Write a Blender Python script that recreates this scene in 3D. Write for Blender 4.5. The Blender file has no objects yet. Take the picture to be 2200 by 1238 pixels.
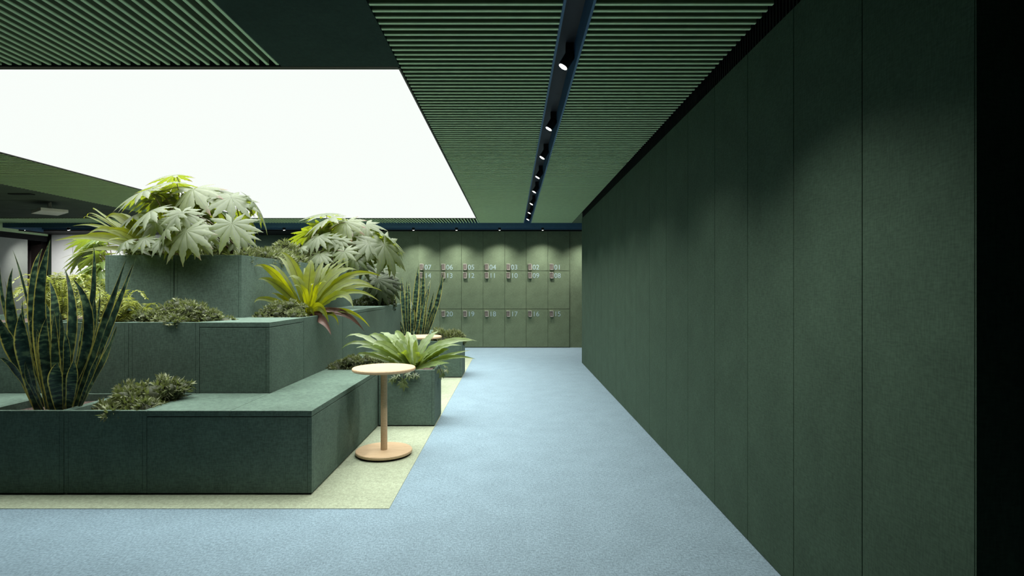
import bpy, math, random
from mathutils import Vector, Matrix
random.seed(7)
SC = bpy.context.scene
COL = SC.collection
EYE = 1.25          # camera height
F = 1200.0          # focal length in pixels of a 2200 px wide frame
PI = math.pi

def P(u, v, d):
    """point at distance d in front of the lens seen at pixel (u, v)"""
    return Vector(((u - 1100.0) * d / F, d, EYE + (619.0 - v) * d / F))

# ------------------------------------------------------------------ materials
def s2l(c):
    c = c / 255.0
    return c / 12.92 if c <= 0.04045 else ((c + 0.055) / 1.055) ** 2.4
def rgb(r, g, b):
    return (s2l(r), s2l(g), s2l(b), 1.0)

def new_mat(name):
    m = bpy.data.materials.new(name); m.use_nodes = True
    nt = m.node_tree
    return m, nt, nt.nodes['Principled BSDF'], nt.nodes['Material Output']

def mix_rgb(nt, fac, a, b, blend='MIX'):
    n = nt.nodes.new('ShaderNodeMix'); n.data_type = 'RGBA'; n.blend_type = blend
    for sock, val in ((n.inputs[0], fac), (n.inputs[6], a), (n.inputs[7], b)):
        if isinstance(val, (int, float)): sock.default_value = val
        elif isinstance(val, tuple): sock.default_value = val
        else: nt.links.new(val, sock)
    return n.outputs[2]

def math_n(nt, op, a, b=None, clamp=False):
    n = nt.nodes.new('ShaderNodeMath'); n.operation = op; n.use_clamp = clamp
    for i, v in enumerate((a, b)):
        if v is None: continue
        if isinstance(v, (int, float)): n.inputs[i].default_value = v
        else: nt.links.new(v, n.inputs[i])
    return n.outputs[0]

def ramp(nt, fac, stops):
    n = nt.nodes.new('ShaderNodeValToRGB')
    el = n.color_ramp.elements
    while len(el) < len(stops): el.new(0.5)
    for e, (p, c) in zip(el, stops):
        e.position = p; e.color = c
    nt.links.new(fac, n.inputs[0])
    return n.outputs[0]

def maprange(nt, v, a, b, c=0.0, d=1.0):
    n = nt.nodes.new('ShaderNodeMapRange')
    nt.links.new(v, n.inputs[0])
    for i, x in enumerate((a, b, c, d)): n.inputs[1 + i].default_value = x
    return n.outputs[0]

def noise(nt, scale, detail=2.0, vec=None, stretch=None, rough=0.55):
    n = nt.nodes.new('ShaderNodeTexNoise'); n.inputs['Scale'].default_value = scale
    n.inputs['Detail'].default_value = detail; n.inputs['Roughness'].default_value = rough
    if vec is None:
        vec = nt.nodes.new('ShaderNodeTexCoord').outputs['Object']
    if stretch:
        mp = nt.nodes.new('ShaderNodeMapping'); mp.inputs['Scale'].default_value = stretch
        nt.links.new(vec, mp.inputs[0]); vec = mp.outputs[0]
    nt.links.new(vec, n.inputs['Vector'])
    return n.outputs['Fac']

def woven(name, col, rough=0.92, amt=0.22, bump=0.25, scale=170, spec=0.15, mottle=0.1, st=((1, 1, 0.22), (0.22, 0.22, 1))):
    """felt / fabric board: fine threads in two directions"""
    m, nt, bs, out = new_mat(name)
    a = noise(nt, scale, 1.5, stretch=st[0])
    b = noise(nt, scale, 1.5, stretch=st[1])
    t = math_n(nt, 'MULTIPLY', math_n(nt, 'ADD', a, b), 0.5)
    c = noise(nt, 5.0, 3.0)
    fac = maprange(nt, t, 0.36, 0.64)
    lo = tuple(x * (1 - amt) for x in col[:3]) + (1,)
    hi = tuple(min(1, x * (1 + amt)) for x in col[:3]) + (1,)
    base = mix_rgb(nt, fac, lo, hi)
    mo = maprange(nt, c, 0.3, 0.7, 1 - mottle, 1 + mottle)
    cmb = nt.nodes.new('ShaderNodeCombineXYZ')
    for i in range(3): nt.links.new(mo, cmb.inputs[i])
    base = mix_rgb(nt, 1.0, base, cmb.outputs[0], 'MULTIPLY')
    nt.links.new(base, bs.inputs['Base Color'])
    bs.inputs['Roughness'].default_value = rough
    bs.inputs['Specular IOR Level'].default_value = spec
    bn = nt.nodes.new('ShaderNodeBump'); bn.inputs['Strength'].default_value = bump
    bn.inputs['Distance'].default_value = 0.002
    nt.links.new(t, bn.inputs['Height']); nt.links.new(bn.outputs[0], bs.inputs['Normal'])
    return m

def plain(name, col, rough=0.5, metal=0.0, spec=0.4, var=0.06):
    m, nt, bs, out = new_mat(name)
    n = noise(nt, 14, 3)
    lo = tuple(x * (1 - var) for x in col[:3]) + (1,); hi = tuple(min(1, x * (1 + var)) for x in col[:3]) + (1,)
    nt.links.new(mix_rgb(nt, maprange(nt, n, 0.3, 0.7), lo, hi), bs.inputs['Base Color'])
    bs.inputs['Roughness'].default_value = rough; bs.inputs['Metallic'].default_value = metal
    bs.inputs['Specular IOR Level'].default_value = spec
    return m

def emit(name, col, strength):
    m, nt, bs, out = new_mat(name)
    bs.inputs['Base Color'].default_value = (0.02, 0.02, 0.02, 1); bs.inputs['Specular IOR Level'].default_value = 0.0
    bs.inputs['Emission Color'].default_value = col
    bs.inputs['Emission Strength'].default_value = strength
    return m

def leafmat(name, col_a, col_b, trans, tip=None, tip_from=0.8, rough=0.4, tf=0.4, rib=None, spec=0.5, ribw=0.07):
    """leaf: reflectance between col_a and col_b by leaf, translucent colour trans, withered tips"""
    m, nt, bs, out = new_mat(name)
    at = nt.nodes.new('ShaderNodeAttribute'); at.attribute_name = 'leafco'
    sep = nt.nodes.new('ShaderNodeSeparateXYZ'); nt.links.new(at.outputs['Vector'], sep.inputs[0])
    u, t, r = sep.outputs[0], sep.outputs[1], sep.outputs[2]
    base = mix_rgb(nt, r, col_a, col_b)
    n = noise(nt, 28, 3)
    base = mix_rgb(nt, maprange(nt, n, 0.35, 0.75, 0, 0.35), base, tuple(x * 0.55 for x in col_a[:3]) + (1,))
    tr = mix_rgb(nt, maprange(nt, n, 0.35, 0.75, 0, 0.4), trans, tuple(x * 0.6 for x in trans[:3]) + (1,))
    if rib:
        au = math_n(nt, 'ABSOLUTE', u)
        rf = maprange(nt, au, ribw * 0.4, ribw, 0.85, 0.0)
        base = mix_rgb(nt, rf, base, rib); tr = mix_rgb(nt, rf, tr, rib)
    if tip:
        w = math_n(nt, 'ADD', t, math_n(nt, 'MULTIPLY', math_n(nt, 'SUBTRACT', r, 0.5), 0.35))
        w = math_n(nt, 'ADD', w, math_n(nt, 'MULTIPLY', math_n(nt, 'SUBTRACT', n, 0.5), 0.5))
        tfac = maprange(nt, w, tip_from, tip_from + 0.22, 0, 0.9)
        base = mix_rgb(nt, tfac, base, tip); tr = mix_rgb(nt, tfac, tr, tip)
    nt.links.new(base, bs.inputs['Base Color'])
    bs.inputs['Roughness'].default_value = rough; bs.inputs['Specular IOR Level'].default_value = spec
    tb = nt.nodes.new('ShaderNodeBsdfTranslucent'); nt.links.new(tr, tb.inputs['Color'])
    mx = nt.nodes.new('ShaderNodeMixShader'); mx.inputs[0].default_value = tf
    nt.links.new(bs.outputs[0], mx.inputs[1]); nt.links.new(tb.outputs[0], mx.inputs[2])
    nt.links.new(mx.outputs[0], out.inputs[0])
    return m

def snakemat(name):
    m, nt, bs, out = new_mat(name)
    at = nt.nodes.new('ShaderNodeAttribute'); at.attribute_name = 'leafco'
    sep = nt.nodes.new('ShaderNodeSeparateXYZ'); nt.links.new(at.outputs['Vector'], sep.inputs[0])
    u, t, r = sep.outputs[0], sep.outputs[1], sep.outputs[2]
    cmb = nt.nodes.new('ShaderNodeCombineXYZ')
    nt.links.new(math_n(nt, 'MULTIPLY', u, 0.6), cmb.inputs[0])
    nt.links.new(math_n(nt, 'MULTIPLY', t, 26.0), cmb.inputs[1])
    nt.links.new(math_n(nt, 'MULTIPLY', r, 40.0), cmb.inputs[2])
    n = noise(nt, 1.0, 3, vec=cmb.outputs[0])
    body = ramp(nt, n, [(0.33, rgb(13, 28, 22)), (0.5, rgb(32, 58, 48)), (0.66, rgb(86, 110, 78))])
    au = math_n(nt, 'ABSOLUTE', u)
    au2 = math_n(nt, 'ADD', au, math_n(nt, 'MULTIPLY', math_n(nt, 'SUBTRACT', n, 0.5), 0.3))
    edge = maprange(nt, au2, 0.79, 0.9)
    base = mix_rgb(nt, edge, body, rgb(176, 168, 80))
    nt.links.new(base, bs.inputs['Base Color'])
    bs.inputs['Roughness'].default_value = 0.38
    tb = nt.nodes.new('ShaderNodeBsdfTranslucent'); nt.links.new(base, tb.inputs['Color'])
    mx = nt.nodes.new('ShaderNodeMixShader'); mx.inputs[0].default_value = 0.12
    nt.links.new(bs.outputs[0], mx.inputs[1]); nt.links.new(tb.outputs[0], mx.inputs[2])
    nt.links.new(mx.outputs[0], out.inputs[0])
    return m

def woodmat(name):
    m, nt, bs, out = new_mat(name)
    n = noise(nt, 9, 4, stretch=(1, 14, 14), rough=0.6)
    n2 = noise(nt, 60, 2, stretch=(0.3, 5, 5))
    base = ramp(nt, math_n(nt, 'ADD', math_n(nt, 'MULTIPLY', n, 0.7), math_n(nt, 'MULTIPLY', n2, 0.3)),
                [(0.3, rgb(162, 138, 106)), (0.55, rgb(184, 160, 127)), (0.8, rgb(196, 175, 144))])
    nt.links.new(base, bs.inputs['Base Color']); bs.inputs['Roughness'].default_value = 0.5
    bs.inputs['Specular IOR Level'].default_value = 0.3
    return m

def soilmat(name):
    m, nt, bs, out = new_mat(name)
    n = noise(nt, 120, 4)
    nt.links.new(ramp(nt, n, [(0.3, rgb(48, 38, 34)), (0.55, rgb(84, 68, 62)), (0.75, rgb(108, 92, 84))]), bs.inputs['Base Color'])
    bs.inputs['Roughness'].default_value = 0.95
    bn = nt.nodes.new('ShaderNodeBump'); bn.inputs['Strength'].default_value = 0.8; bn.inputs['Distance'].default_value = 0.01
    nt.links.new(n, bn.inputs['Height']); nt.links.new(bn.outputs[0], bs.inputs['Normal'])
    return m

M = {}
M['felt'] = woven('green_felt', (0.078, 0.118, 0.093, 1))
M['wallfelt'] = woven('wall_felt', (0.043, 0.075, 0.051, 1), amt=0.18, scale=150)
M['lockfelt'] = woven('locker_felt', (0.120, 0.160, 0.100, 1), amt=0.12, scale=130)
M['ceilfelt'] = woven('dark_ceiling_felt', (0.028, 0.050, 0.038, 1), amt=0.1)
M['greyceil'] = woven('grey_ceiling_felt', (0.075, 0.095, 0.075, 1), amt=0.08)
M['blue'] = woven('blue_carpet', (0.172, 0.246, 0.292, 1), amt=0.26, scale=150, bump=0.5, mottle=0.06, st=((1, 0.4, 1), (0.3, 1, 1)))
M['lime'] = woven('pale_green_carpet', (0.275, 0.315, 0.225, 1), amt=0.2, scale=150, bump=0.4, mottle=0.05, st=((1, 0.4, 1), (0.3, 1, 1)))
M['slat'] = plain('slat_green_paint', (0.64, 0.83, 0.50, 1), 0.65, spec=0.25)
M['slatshade'] = plain('slat_green_shaded', (0.16, 0.205, 0.11, 1), 0.8, spec=0.15)  # darker copy of the slat green, shade between slats put into the colour
M['black'] = plain('black_matte', (0.008, 0.009, 0.010, 1), 0.7, spec=0.2)
M['plinth'] = plain('plinth_black', (0.008, 0.01, 0.009, 1), 0.9, spec=0.1)
M['navy'] = plain('navy_metal', (0.055, 0.130, 0.235, 1), 0.55, spec=0.3)
M['chan'] = plain('channel_inside', (0.03, 0.032, 0.036, 1), 0.6, spec=0.3)
M['frame'] = plain('dark_frame', (0.03, 0.028, 0.026, 1), 0.5)
M['sky'] = emit('glowing_membrane', (0.955, 1.0, 0.96, 1), 0.99)
M['lens'] = emit('lamp_lens', (1.0, 0.98, 0.94, 1), 25.0)
M['ring'] = plain('lamp_ring', (0.10, 0.10, 0.10, 1), 0.35, metal=0.6)
M['wood'] = woodmat('birch_wood')
M['soil'] = soilmat('soil')
M['lockbody'] = plain('lock_brown', (0.155, 0.135, 0.12, 1), 0.45, metal=0.3)
M['lockrim'] = plain('lock_steel', (0.55, 0.53, 0.47, 1), 0.3, metal=0.35)
M['digit'] = plain('digit_grey', (0.29, 0.39, 0.41, 1), 0.5)
M['white'] = plain('white_panel', (0.70, 0.73, 0.75, 1), 0.6, var=0.02)
M['greyglass'] = plain('grey_panel', (0.30, 0.33, 0.31, 1), 0.45, var=0.03)
M['pink'] = plain('pinkish_grey_panel', (0.52, 0.44, 0.44, 1), 0.6, var=0.03)
M['darkcol'] = plain('dark_column', (0.03, 0.022, 0.022, 1), 0.6)
M['unit'] = plain('pale_unit', (0.8, 0.75, 0.72, 1), 0.5)
M['fatsia'] = leafmat('palmate_leaf', (0.060, 0.088, 0.038, 1), (0.175, 0.205, 0.120, 1), (0.28, 0.35, 0.010, 1), tip=(0.18, 0.085, 0.06, 1), tip_from=0.92, rough=0.42, tf=0.38, spec=0.42, rib=(0.13, 0.16, 0.09, 1), ribw=0.10)
M['fern'] = leafmat('fern_leaf', (0.070, 0.095, 0.010, 1), (0.115, 0.150, 0.026, 1), (0.36, 0.385, 0.004, 1), tip=(0.13, 0.09, 0.015, 1), tip_from=1.08, rough=0.40, tf=0.52, rib=(0.03, 0.02, 0.006, 1), spec=0.3)
M['fern2'] = leafmat('striped_fern_leaf', (0.090, 0.150, 0.035, 1), (0.235, 0.310, 0.130, 1), (0.27, 0.36, 0.02, 1), rough=0.34, tf=0.36, rib=(0.05, 0.075, 0.015, 1), spec=0.4)
M['dead'] = leafmat('withered_leaf', (0.094, 0.047, 0.033, 1), (0.165, 0.094, 0.072, 1), (0.121, 0.055, 0.028, 1), rough=0.55, tf=0.2)
M['snake'] = snakemat('snake_leaf')
M['moss'] = leafmat('moss_leaf', (0.045, 0.055, 0.025, 1), (0.28, 0.31, 0.17, 1), (0.18, 0.23, 0.05, 1), rough=0.6, tf=0.25, spec=0.3)
M['feather'] = leafmat('feathery_leaf', (0.17, 0.21, 0.045, 1), (0.33, 0.36, 0.14, 1), (0.30, 0.34, 0.04, 1), rough=0.5, tf=0.35, spec=0.4)
M['darkleaf'] = leafmat('dark_palm_leaf', (0.018, 0.028, 0.012, 1), (0.065, 0.09, 0.04, 1), (0.06, 0.08, 0.012, 1), rough=0.5, tf=0.22, spec=0.2)
M['ivy'] = leafmat('ivy_leaf', (0.055, 0.083, 0.028, 1), (0.121, 0.165, 0.055, 1), (0.099, 0.132, 0.028, 1), rough=0.4, tf=0.25)
M['greenstem'] = plain('stem_green', (0.10, 0.12, 0.03, 1), 0.6)
M['stem'] = plain('stem_brown', (0.07, 0.045, 0.03, 1), 0.6)

# ------------------------------------------------------------------ mesh builder
class MB:
    def __init__(s):
        s.v = []; s.f = []; s.a = []
    def add(s, verts, faces, attr=None):
        o = len(s.v)
        s.v += [tuple(p) for p in verts]
        s.f += [tuple(i + o for i in q) for q in faces]
        s.a += (attr if attr else [(0.0, 0.0, 0.5)] * len(verts))
    def box(s, x0, x1, y0, y1, z0, z1):
        s.add([(x, y, z) for z in (z0, z1) for y in (y0, y1) for x in (x0, x1)],
              [(0, 2, 3, 1), (4, 5, 7, 6), (0, 1, 5, 4), (2, 6, 7, 3), (0, 4, 6, 2), (1, 3, 7, 5)])
    def disc(s, prof, n=48, c=(0, 0, 0)):
        """lathe: prof = [(r, z)...] from bottom axis to top axis"""
        vs = []; fs = []
        for r, z in prof:
            for k in range(n):
                a = 2 * PI * k / n
                vs.append((c[0] + r * math.cos(a), c[1] + r * math.sin(a), c[2] + z))
        for i in range(len(prof) - 1):
            for k in range(n):
                k2 = (k + 1) % n
                fs.append((i * n + k, i * n + k2, (i + 1) * n + k2, (i + 1) * n + k))
        fs.append(tuple(range(n))[::-1]); fs.append(tuple((len(prof) - 1) * n + k for k in range(n)))
        s.add(vs, fs)
    def xf(s, mat):
        s.v = [tuple(mat @ Vector(p)) for p in s.v]
    def tube(s, pts, r0, r1, n=6):
        vs = []; fs = []; m = len(pts)
        for i, p in enumerate(pts):
            t = (pts[min(i + 1, m - 1)] - pts[max(i - 1, 0)]).normalized()
            a = t.cross(Vector((0.3, 0.9, 0.2))).normalized(); b = t.cross(a)
            r = r0 + (r1 - r0) * i / (m - 1)
            for k in range(n):
                w = 2 * PI * k / n
                vs.append(p + a * (r * math.cos(w)) + b * (r * math.sin(w)))
        for i in range(m - 1):
            for k in range(n):
                k2 = (k + 1) % n
                fs.append((i * n + k, i * n + k2, (i + 1) * n + k2, (i + 1) * n + k))
        fs.append(tuple(range(n))[::-1]); fs.append(tuple((m - 1) * n + k for k in range(n)))
        s.add(vs, fs)
    def build(s, name, mat, parent=None, org=None, smooth=False, bevel=0, attr=False):
        org = Vector(org) if org is not None else (root_loc(parent) if parent else Vector((0, 0, 0)))
        me = bpy.data.meshes.new(name)
        me.from_pydata([(p[0] - org.x, p[1] - org.y, p[2] - org.z) for p in s.v], [], s.f)
        me.materials.append(mat)
        if attr:
            la = me.attributes.new('leafco', 'FLOAT_VECTOR', 'POINT')
            la.data.foreach_set('vector', [c for q in s.a for c in q])
        if smooth:
            me.polygons.foreach_set('use_smooth', [True] * len(me.polygons))
        me.validate(); me.update()
        o = bpy.data.objects.new(name, me); COL.objects.link(o)
        if parent: o.parent = parent
        else: o.location = org
        if bevel:
            b = o.modifiers.new('bevel', 'BEVEL'); b.width = bevel; b.segments = 2; b.limit_method = 'ANGLE'
        return o

def root_loc(o):
    while o.parent: o = o.parent
    return Vector(o.location)

def thing(name, loc, label, cat, group=None):
    o = bpy.data.objects.new(name, None); COL.objects.link(o)
    o.empty_display_size = 0.1; o.location = loc
    tag(o, label, cat, group)
    return o
def tag(o, label, cat, group=None):
    o['label'] = label; o['category'] = cat
    if group: o['group'] = group
    return o
def struct(o, label=None, cat=None):
    o['kind'] = 'structure'
    if label: o['label'] = label
    if cat: o['category'] = cat
    return o
def empty(name, loc=(0, 0, 0)):
    o = bpy.data.objects.new(name, None); COL.objects.link(o); o.location = loc
    o.empty_display_size = 0.1
    return o

# ------------------------------------------------------------------ the room
CE = 2.50            # underside of the slatted ceiling
WX = 1.165           # right wall face
# floor
m = MB(); m.box(-16, 4.5, -4, 16, -0.12, 0.0)
floor = struct(m.build('floor', M['blue']), 'pale blue carpet floor of the corridor', 'floor')
m = MB(); m.box(-9.6, -0.695, 3.158, 9.97, -0.02, 0.003)
m.build('carpet_inlay', M['lime'], floor)['label'] = 'pale yellow-green carpet field under the planters'

# ceiling: dark deck above, slat fields and flat felt panels hung below it
m = MB(); m.box(-16, 4.5, -4, 16, CE + 0.30, CE + 0.4)
ceil = struct(m.build('ceiling', M['black']), 'ceiling of green slats and dark felt panels', 'ceiling')
def slats_x(x0, x1, y0, y1, ph=2.4558, pitch=0.0589, w=0.017, h=0.062):
    m = MB(); b = MB()
    k = math.ceil((y0 - ph) / pitch)
    while ph + k * pitch + w < y1:
        y = ph + k * pitch
        m.box(x0, x1, y, y + w, CE, CE + 0.0055); b.box(x0, x1, y + 0.0005, y + w - 0.0005, CE + 0.0055, CE + h); k += 1  # lit lower edge and shaded upper body painted as two greens
    p = b.build('slat_panel', M['slatshade'], ceil); m.build('slat_lit_edge', M['slat'], p)
def slats_y(x0, x1, y0, y1, pitch=0.0555, w=0.016, h=0.06):
    m = MB(); b = MB(); x = x1 - w
    while x > x0:
        m.box(x, x + w, y0, y1, CE, CE + 0.0055); b.box(x + 0.0005, x + w - 0.0005, y0, y1, CE + 0.0055, CE + h); x -= pitch  # same painted split: pale lit edge below, shaded body above
    p = b.build('slat_panel', M['slatshade'], ceil); m.build('slat_lit_edge', M['slat'], p)
slats_x(-0.630, 0.224, -1.0, 10.74)
slats_x(0.366, 1.152, -1.0, 10.74)
slats_x(-6.15, -4.73, 1.0, 10.02)
slats_y(-8.0, -1.305, -1.0, 3.13)
slats_y(-11.0, -0.640, 10.06, 10.74)
m = MB()   # dark backing above the slats
for a in ((-0.63, 0.224, -1, 10.74), (0.366, 1.16, -1, 10.74), (-6.15, -4.72, 1, 10.05), (-8, -1.30, -1, 3.15), (-11, -0.63, 10.03, 10.74)):
    m.box(a[0], a[1], a[2], a[3], CE + 0.10, CE + 0.12)
m.build('backing_board', M['ceilfelt'], ceil)
m = MB(); m.box(-1.30, -0.634, -1.0, 3.175, CE, CE + 0.05)
m.build('flat_panel', M['ceilfelt'], ceil)
m = MB()
ys = [1.0, 4.0, 5.5, 6.6, 7.39, 8.02, 8.99, 10.05]
for a, b in zip(ys, ys[1:]): m.box(-11.5, -6.17, a + 0.004, b - 0.004, CE + 0.012, CE + 0.05)
m.build('flat_panel', M['greyceil'], ceil)
m = MB(); m.box(1.16, 4.4, 9.33, 10.74, CE, CE + 0.05)
m.build('flat_panel', M['lockfelt'], ceil)

# right wall: felt panels with open joints, a dark grille above them
wr = struct(empty('wall_right', (WX, 1.4, 0)), 'tall dark green felt panelled wall along the corridor', 'wall')
seams = [1.405, 1.859, 2.311, 2.763, 3.21, 3.70, 4.22, 4.73, 5.24, 5.75, 6.26, 6.77, 7.28, 7.79, 8.30, 8.81, 9.32]
for a, b in zip(seams, seams[1:]):
    m = MB(); m.box(WX, WX + 0.02, a + 0.002, b - 0.002, 0.004, 2.41)
    m.build('wall_panel', M['wallfelt'], wr, bevel=0.0015)
m = MB(); m.box(WX + 0.02, WX + 0.05, 1.407, 9.32, 0.0, 2.41)
m.build('backing_board', M['black'], wr)
m = MB()
m.box(WX + 0.05, WX + 0.115, 1.41, 9.32, 0.0, 2.405)
m.box(WX + 0.001, WX + 0.049, 1.402, 1.406, 0.004, 2.41); m.box(WX + 0.051, WX + 0.1145, 1.404, 1.41, 0.004, 2.41)
m.build('end_panel', M['wallfelt'], wr)
m = MB(); m.box(WX + 0.06, WX + 0.08, 1.0, 9.32, 2.41, CE + 0.2)
y = 1.0
while y < 9.3:
    m.box(WX + 0.005, WX + 0.06, y, y + 0.008, 2.412, CE + 0.06); y += 0.03
m.build('air_grille', M['black'], wr)
m = MB(); m.box(WX + 0.117, 4.4, 1.46, 1.50, 0, CE + 0.28)
struct(m.build('wall_return', M['wallfelt']), 'dark wall return beyond the near end of the panelled wall', 'wall')
m = MB(); m.box(2.6, 2.65, 9.0, 12.2, 0, CE + 0.28)
struct(m.build('wall_side', M['wallfelt']), 'dark green wall of the passage behind the panelled wall', 'wall')

for nm, bx, lb in (('wall_outer', (-15.9, -15.8, -3.9, 13.2), 'dark wall closing the hall at the far left'),
                   ('wall_rear', (-15.9, 4.4, -3.9, -3.8), 'dark wall behind the viewpoint'),
                   ('wall_passage', (4.4, 4.45, -3.9, 13.2), 'dark wall at the far right of the passage')):
    m = MB(); m.box(bx[0], bx[1], bx[2], bx[3], 0, CE + 0.3)
    struct(m.build(nm, M['ceilfelt']), lb, 'wall')
# back wall
m = MB(); m.box(-16, 4.5, 13.2, 13.3, 0, CE + 0.3)
m.box(-3.4, -1.966, 11.72, 11.80, 0, 2.44); m.box(1.206, 2.6, 11.72, 11.80, 0, 2.44)
m.box(-3.4, 2.6, 12.25, 12.3, 0, CE + 0.28); m.box(-3.4, -3.32, 11.80, 12.3, 0, 2.44)
struct(m.build('wall_back', M['lockfelt']), 'green felt back wall beside the lockers', 'wall')
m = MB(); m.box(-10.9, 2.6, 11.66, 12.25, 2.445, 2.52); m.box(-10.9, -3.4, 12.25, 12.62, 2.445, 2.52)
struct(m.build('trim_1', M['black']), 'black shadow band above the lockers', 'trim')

# left background: side wall with grey panel, bulkhead, column, white panels
wl = struct(empty('wall_left', (-10.32, 11.5, 0)), 'left side wall with a green bulkhead over grey panels', 'wall')
m = MB(); m.box(-10.42, -10.30, 9.0, 12.40, 2.40, 2.62); m.build('bulkhead', M['slat'], wl)
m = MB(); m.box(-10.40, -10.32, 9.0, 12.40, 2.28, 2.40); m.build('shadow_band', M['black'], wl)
m = MB(); m.box(-10.40, -10.32, 9.0, 11.90, 0.0, 2.28); m.build('grey_panel', M['greyglass'], wl)
m = MB(); m.box(-11.6, -10.45, 12.8, 12.84, 0.0, 2.22)
tag(m.build('wall_panel', M['pink'], org=(-11, 12.8, 0)), 'pinkish grey panel between the grey wall and the dark column', 'wall panel')
m = MB(); m.box(-10.72, -10.50, 12.45, 12.6, 0.0, 2.44); m.box(-10.78, -10.44, 12.43, 12.62, 2.3, 2.44)
tag(m.build('column', M['darkcol'], org=(-10.6, 12.5, 0)), 'dark narrow column left of the white panels', 'column')
wp = struct(empty('wall_far', (-9, 12.5, 0)), 'low dark counter wall under the white panels', 'wall')
m = MB(); m.box(-10.44, -3.3, 12.56, 12.62, 0.0, 2.44); m.build('backing_wall', M['ceilfelt'], wp)
xs = [-10.31, -9.83, -8.4, -6.9, -5.4]
names = ['narrow white wall panel beside the dark column', 'wide white wall panel behind the hanging leaves', 'white wall panel behind the top planter plants', 'white wall panel nearest the green back wall']
for i, (a, b) in enumerate(zip(xs, xs[1:])):
    if i > 2: continue
    m = MB(); m.box(a + 0.003, b - 0.003, 12.50, 12.55, 1.468, 2.444)
    tag(m.build('white_panel', M['white'], org=((a + b) / 2, 12.52, 1.468), bevel=0.002), names[i], 'wall panel', 'white panels on the far wall')

# glowing stretch ceiling
sk = thing('luminous_ceiling', (-2.67, 6.6, CE), 'large glowing white ceiling panel above the planters', 'ceiling light')
m = MB(); m.box(-4.71, -0.645, 3.19, 10.0, CE + 0.004, CE + 0.03); m.build('diffuser', M['sky'], sk)
m = MB()
m.box(-0.645, -0.634, 3.165, 10.02, CE - 0.004, CE + 0.09); m.box(-4.73, -4.71, 3.165, 10.02, CE - 0.004, CE + 0.09)
m.box(-4.71, -0.645, 3.15, 3.19, CE - 0.002, CE + 0.09); m.box(-4.71, -0.645, 10.0, 10.02, CE - 0.004, CE + 0.09)
m.build('frame', M['frame'], sk)
al = bpy.data.lights.new('panel_lamp', 'AREA'); al.shape = 'RECTANGLE'; al.size = 4.04; al.size_y = 6.78
al.energy = 445; al.spread = math.radians(116); al.color = (0.97, 1.0, 0.96)
ao = bpy.data.objects.new('panel_lamp', al); COL.objects.link(ao); ao.parent = sk; ao.location = (-0.008, -0.005, -0.002)

# ------------------------------------------------------------------ light channels and lamps
ch = thing('light_channel', (0.295, 5.5, CE), 'dark blue recessed light channel running away along the slatted ceiling', 'light channel', 'blue light channels')
m = MB(); m.box(0.224, 0.236, -1, 10.74, CE - 0.004, CE + 0.15); m.box(0.354, 0.366, -1, 10.74, CE - 0.004, CE + 0.15)
m.build('side_plate', M['navy'], ch)
m = MB(); m.box(0.236, 0.354, -1, 10.74, CE + 0.14, CE + 0.15); m.build('channel_bed', M['chan'], ch)
tr = thing('light_channel', (-4, 10.8, 2.41), 'dark blue light channel crossing the ceiling above the lockers', 'light channel', 'blue light channels')
m = MB(); m.box(-9.80, 2.6, 10.745, 10.765, 2.415, CE + 0.15); m.box(-9.80, -9.78, 10.765, 11.66, 2.415, CE + 0.15)
m.build('fascia', M['navy'], tr)
m = MB(); m.box(-9.78, 2.6, 10.765, 11.66, CE + 0.14, CE + 0.15); m.build('channel_bed', M['black'], tr)
m = MB(); m.box(-9.78, 2.6, 11.62, 11.66, 2.47, CE + 0.14); m.build('rear_plate', M['navy'], tr)

def lamp_parts(root, base, axis, rad=0.03, L=0.085, stem=True):
    """black cylindrical spotlight: base = lens centre, axis = where it points"""
    axis = Vector(axis).normalized()
    q = Vector((0, 0, -1)).rotation_difference(axis).to_matrix().to_4x4()
    T = Matrix.Translation(base) @ q
    m = MB(); m.disc([(rad * 0.96, 0.0), (rad, 0.002), (rad, L - 0.012), (rad * 0.8, L)], 28); m.xf(T)
    body = m.build('lamp_body', M['black'], root, smooth=False)
    m = MB(); m.disc([(rad * 0.9, -0.003), (rad * 1.02, -0.003), (rad * 1.02, 0.004), (rad * 0.9, 0.004)], 28); m.xf(T)
    m.build('trim_ring', M['ring'], root)
    m = MB(); m.disc([(rad * 0.8, -0.005), (rad * 0.8, -0.0031)], 28); m.xf(T)
    m.build('lens', M['lens'], root)
    if stem:
        top = Vector(base) - axis * (L * 0.8)
        m = MB(); m.box(top.x - 0.022, top.x + 0.022, top.y - 0.022, top.y + 0.022, top.z - 0.01, CE + 0.14)
        m.build('mount', M['black'], root)
def spot(root, loc, direc, watts, ang, blend=0.6, size=0.03):
    ld = bpy.data.lights.new('spot_lamp', 'SPOT'); ld.energy = watts; ld.spot_size = math.radians(ang)
    ld.spot_blend = blend; ld.shadow_soft_size = size; ld.color = (1.0, 0.97, 0.90)
    o = bpy.data.objects.new('spot_lamp', ld); COL.objects.link(o)
    o.parent = root; o.location = Vector(loc) - root_loc(root)
    o.rotation_euler = Vector(direc).to_track_quat('-Z', 'Y').to_euler()
TRACK = [1.95, 3.18, 4.42, 5.40, 6.36, 7.32, 8.38, 9.38, 10.27]
ordn = ['y', 'nearest', 'second', 'third', 'fourth', 'fifth', 'sixth', 'seventh', 'farthest']
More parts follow.
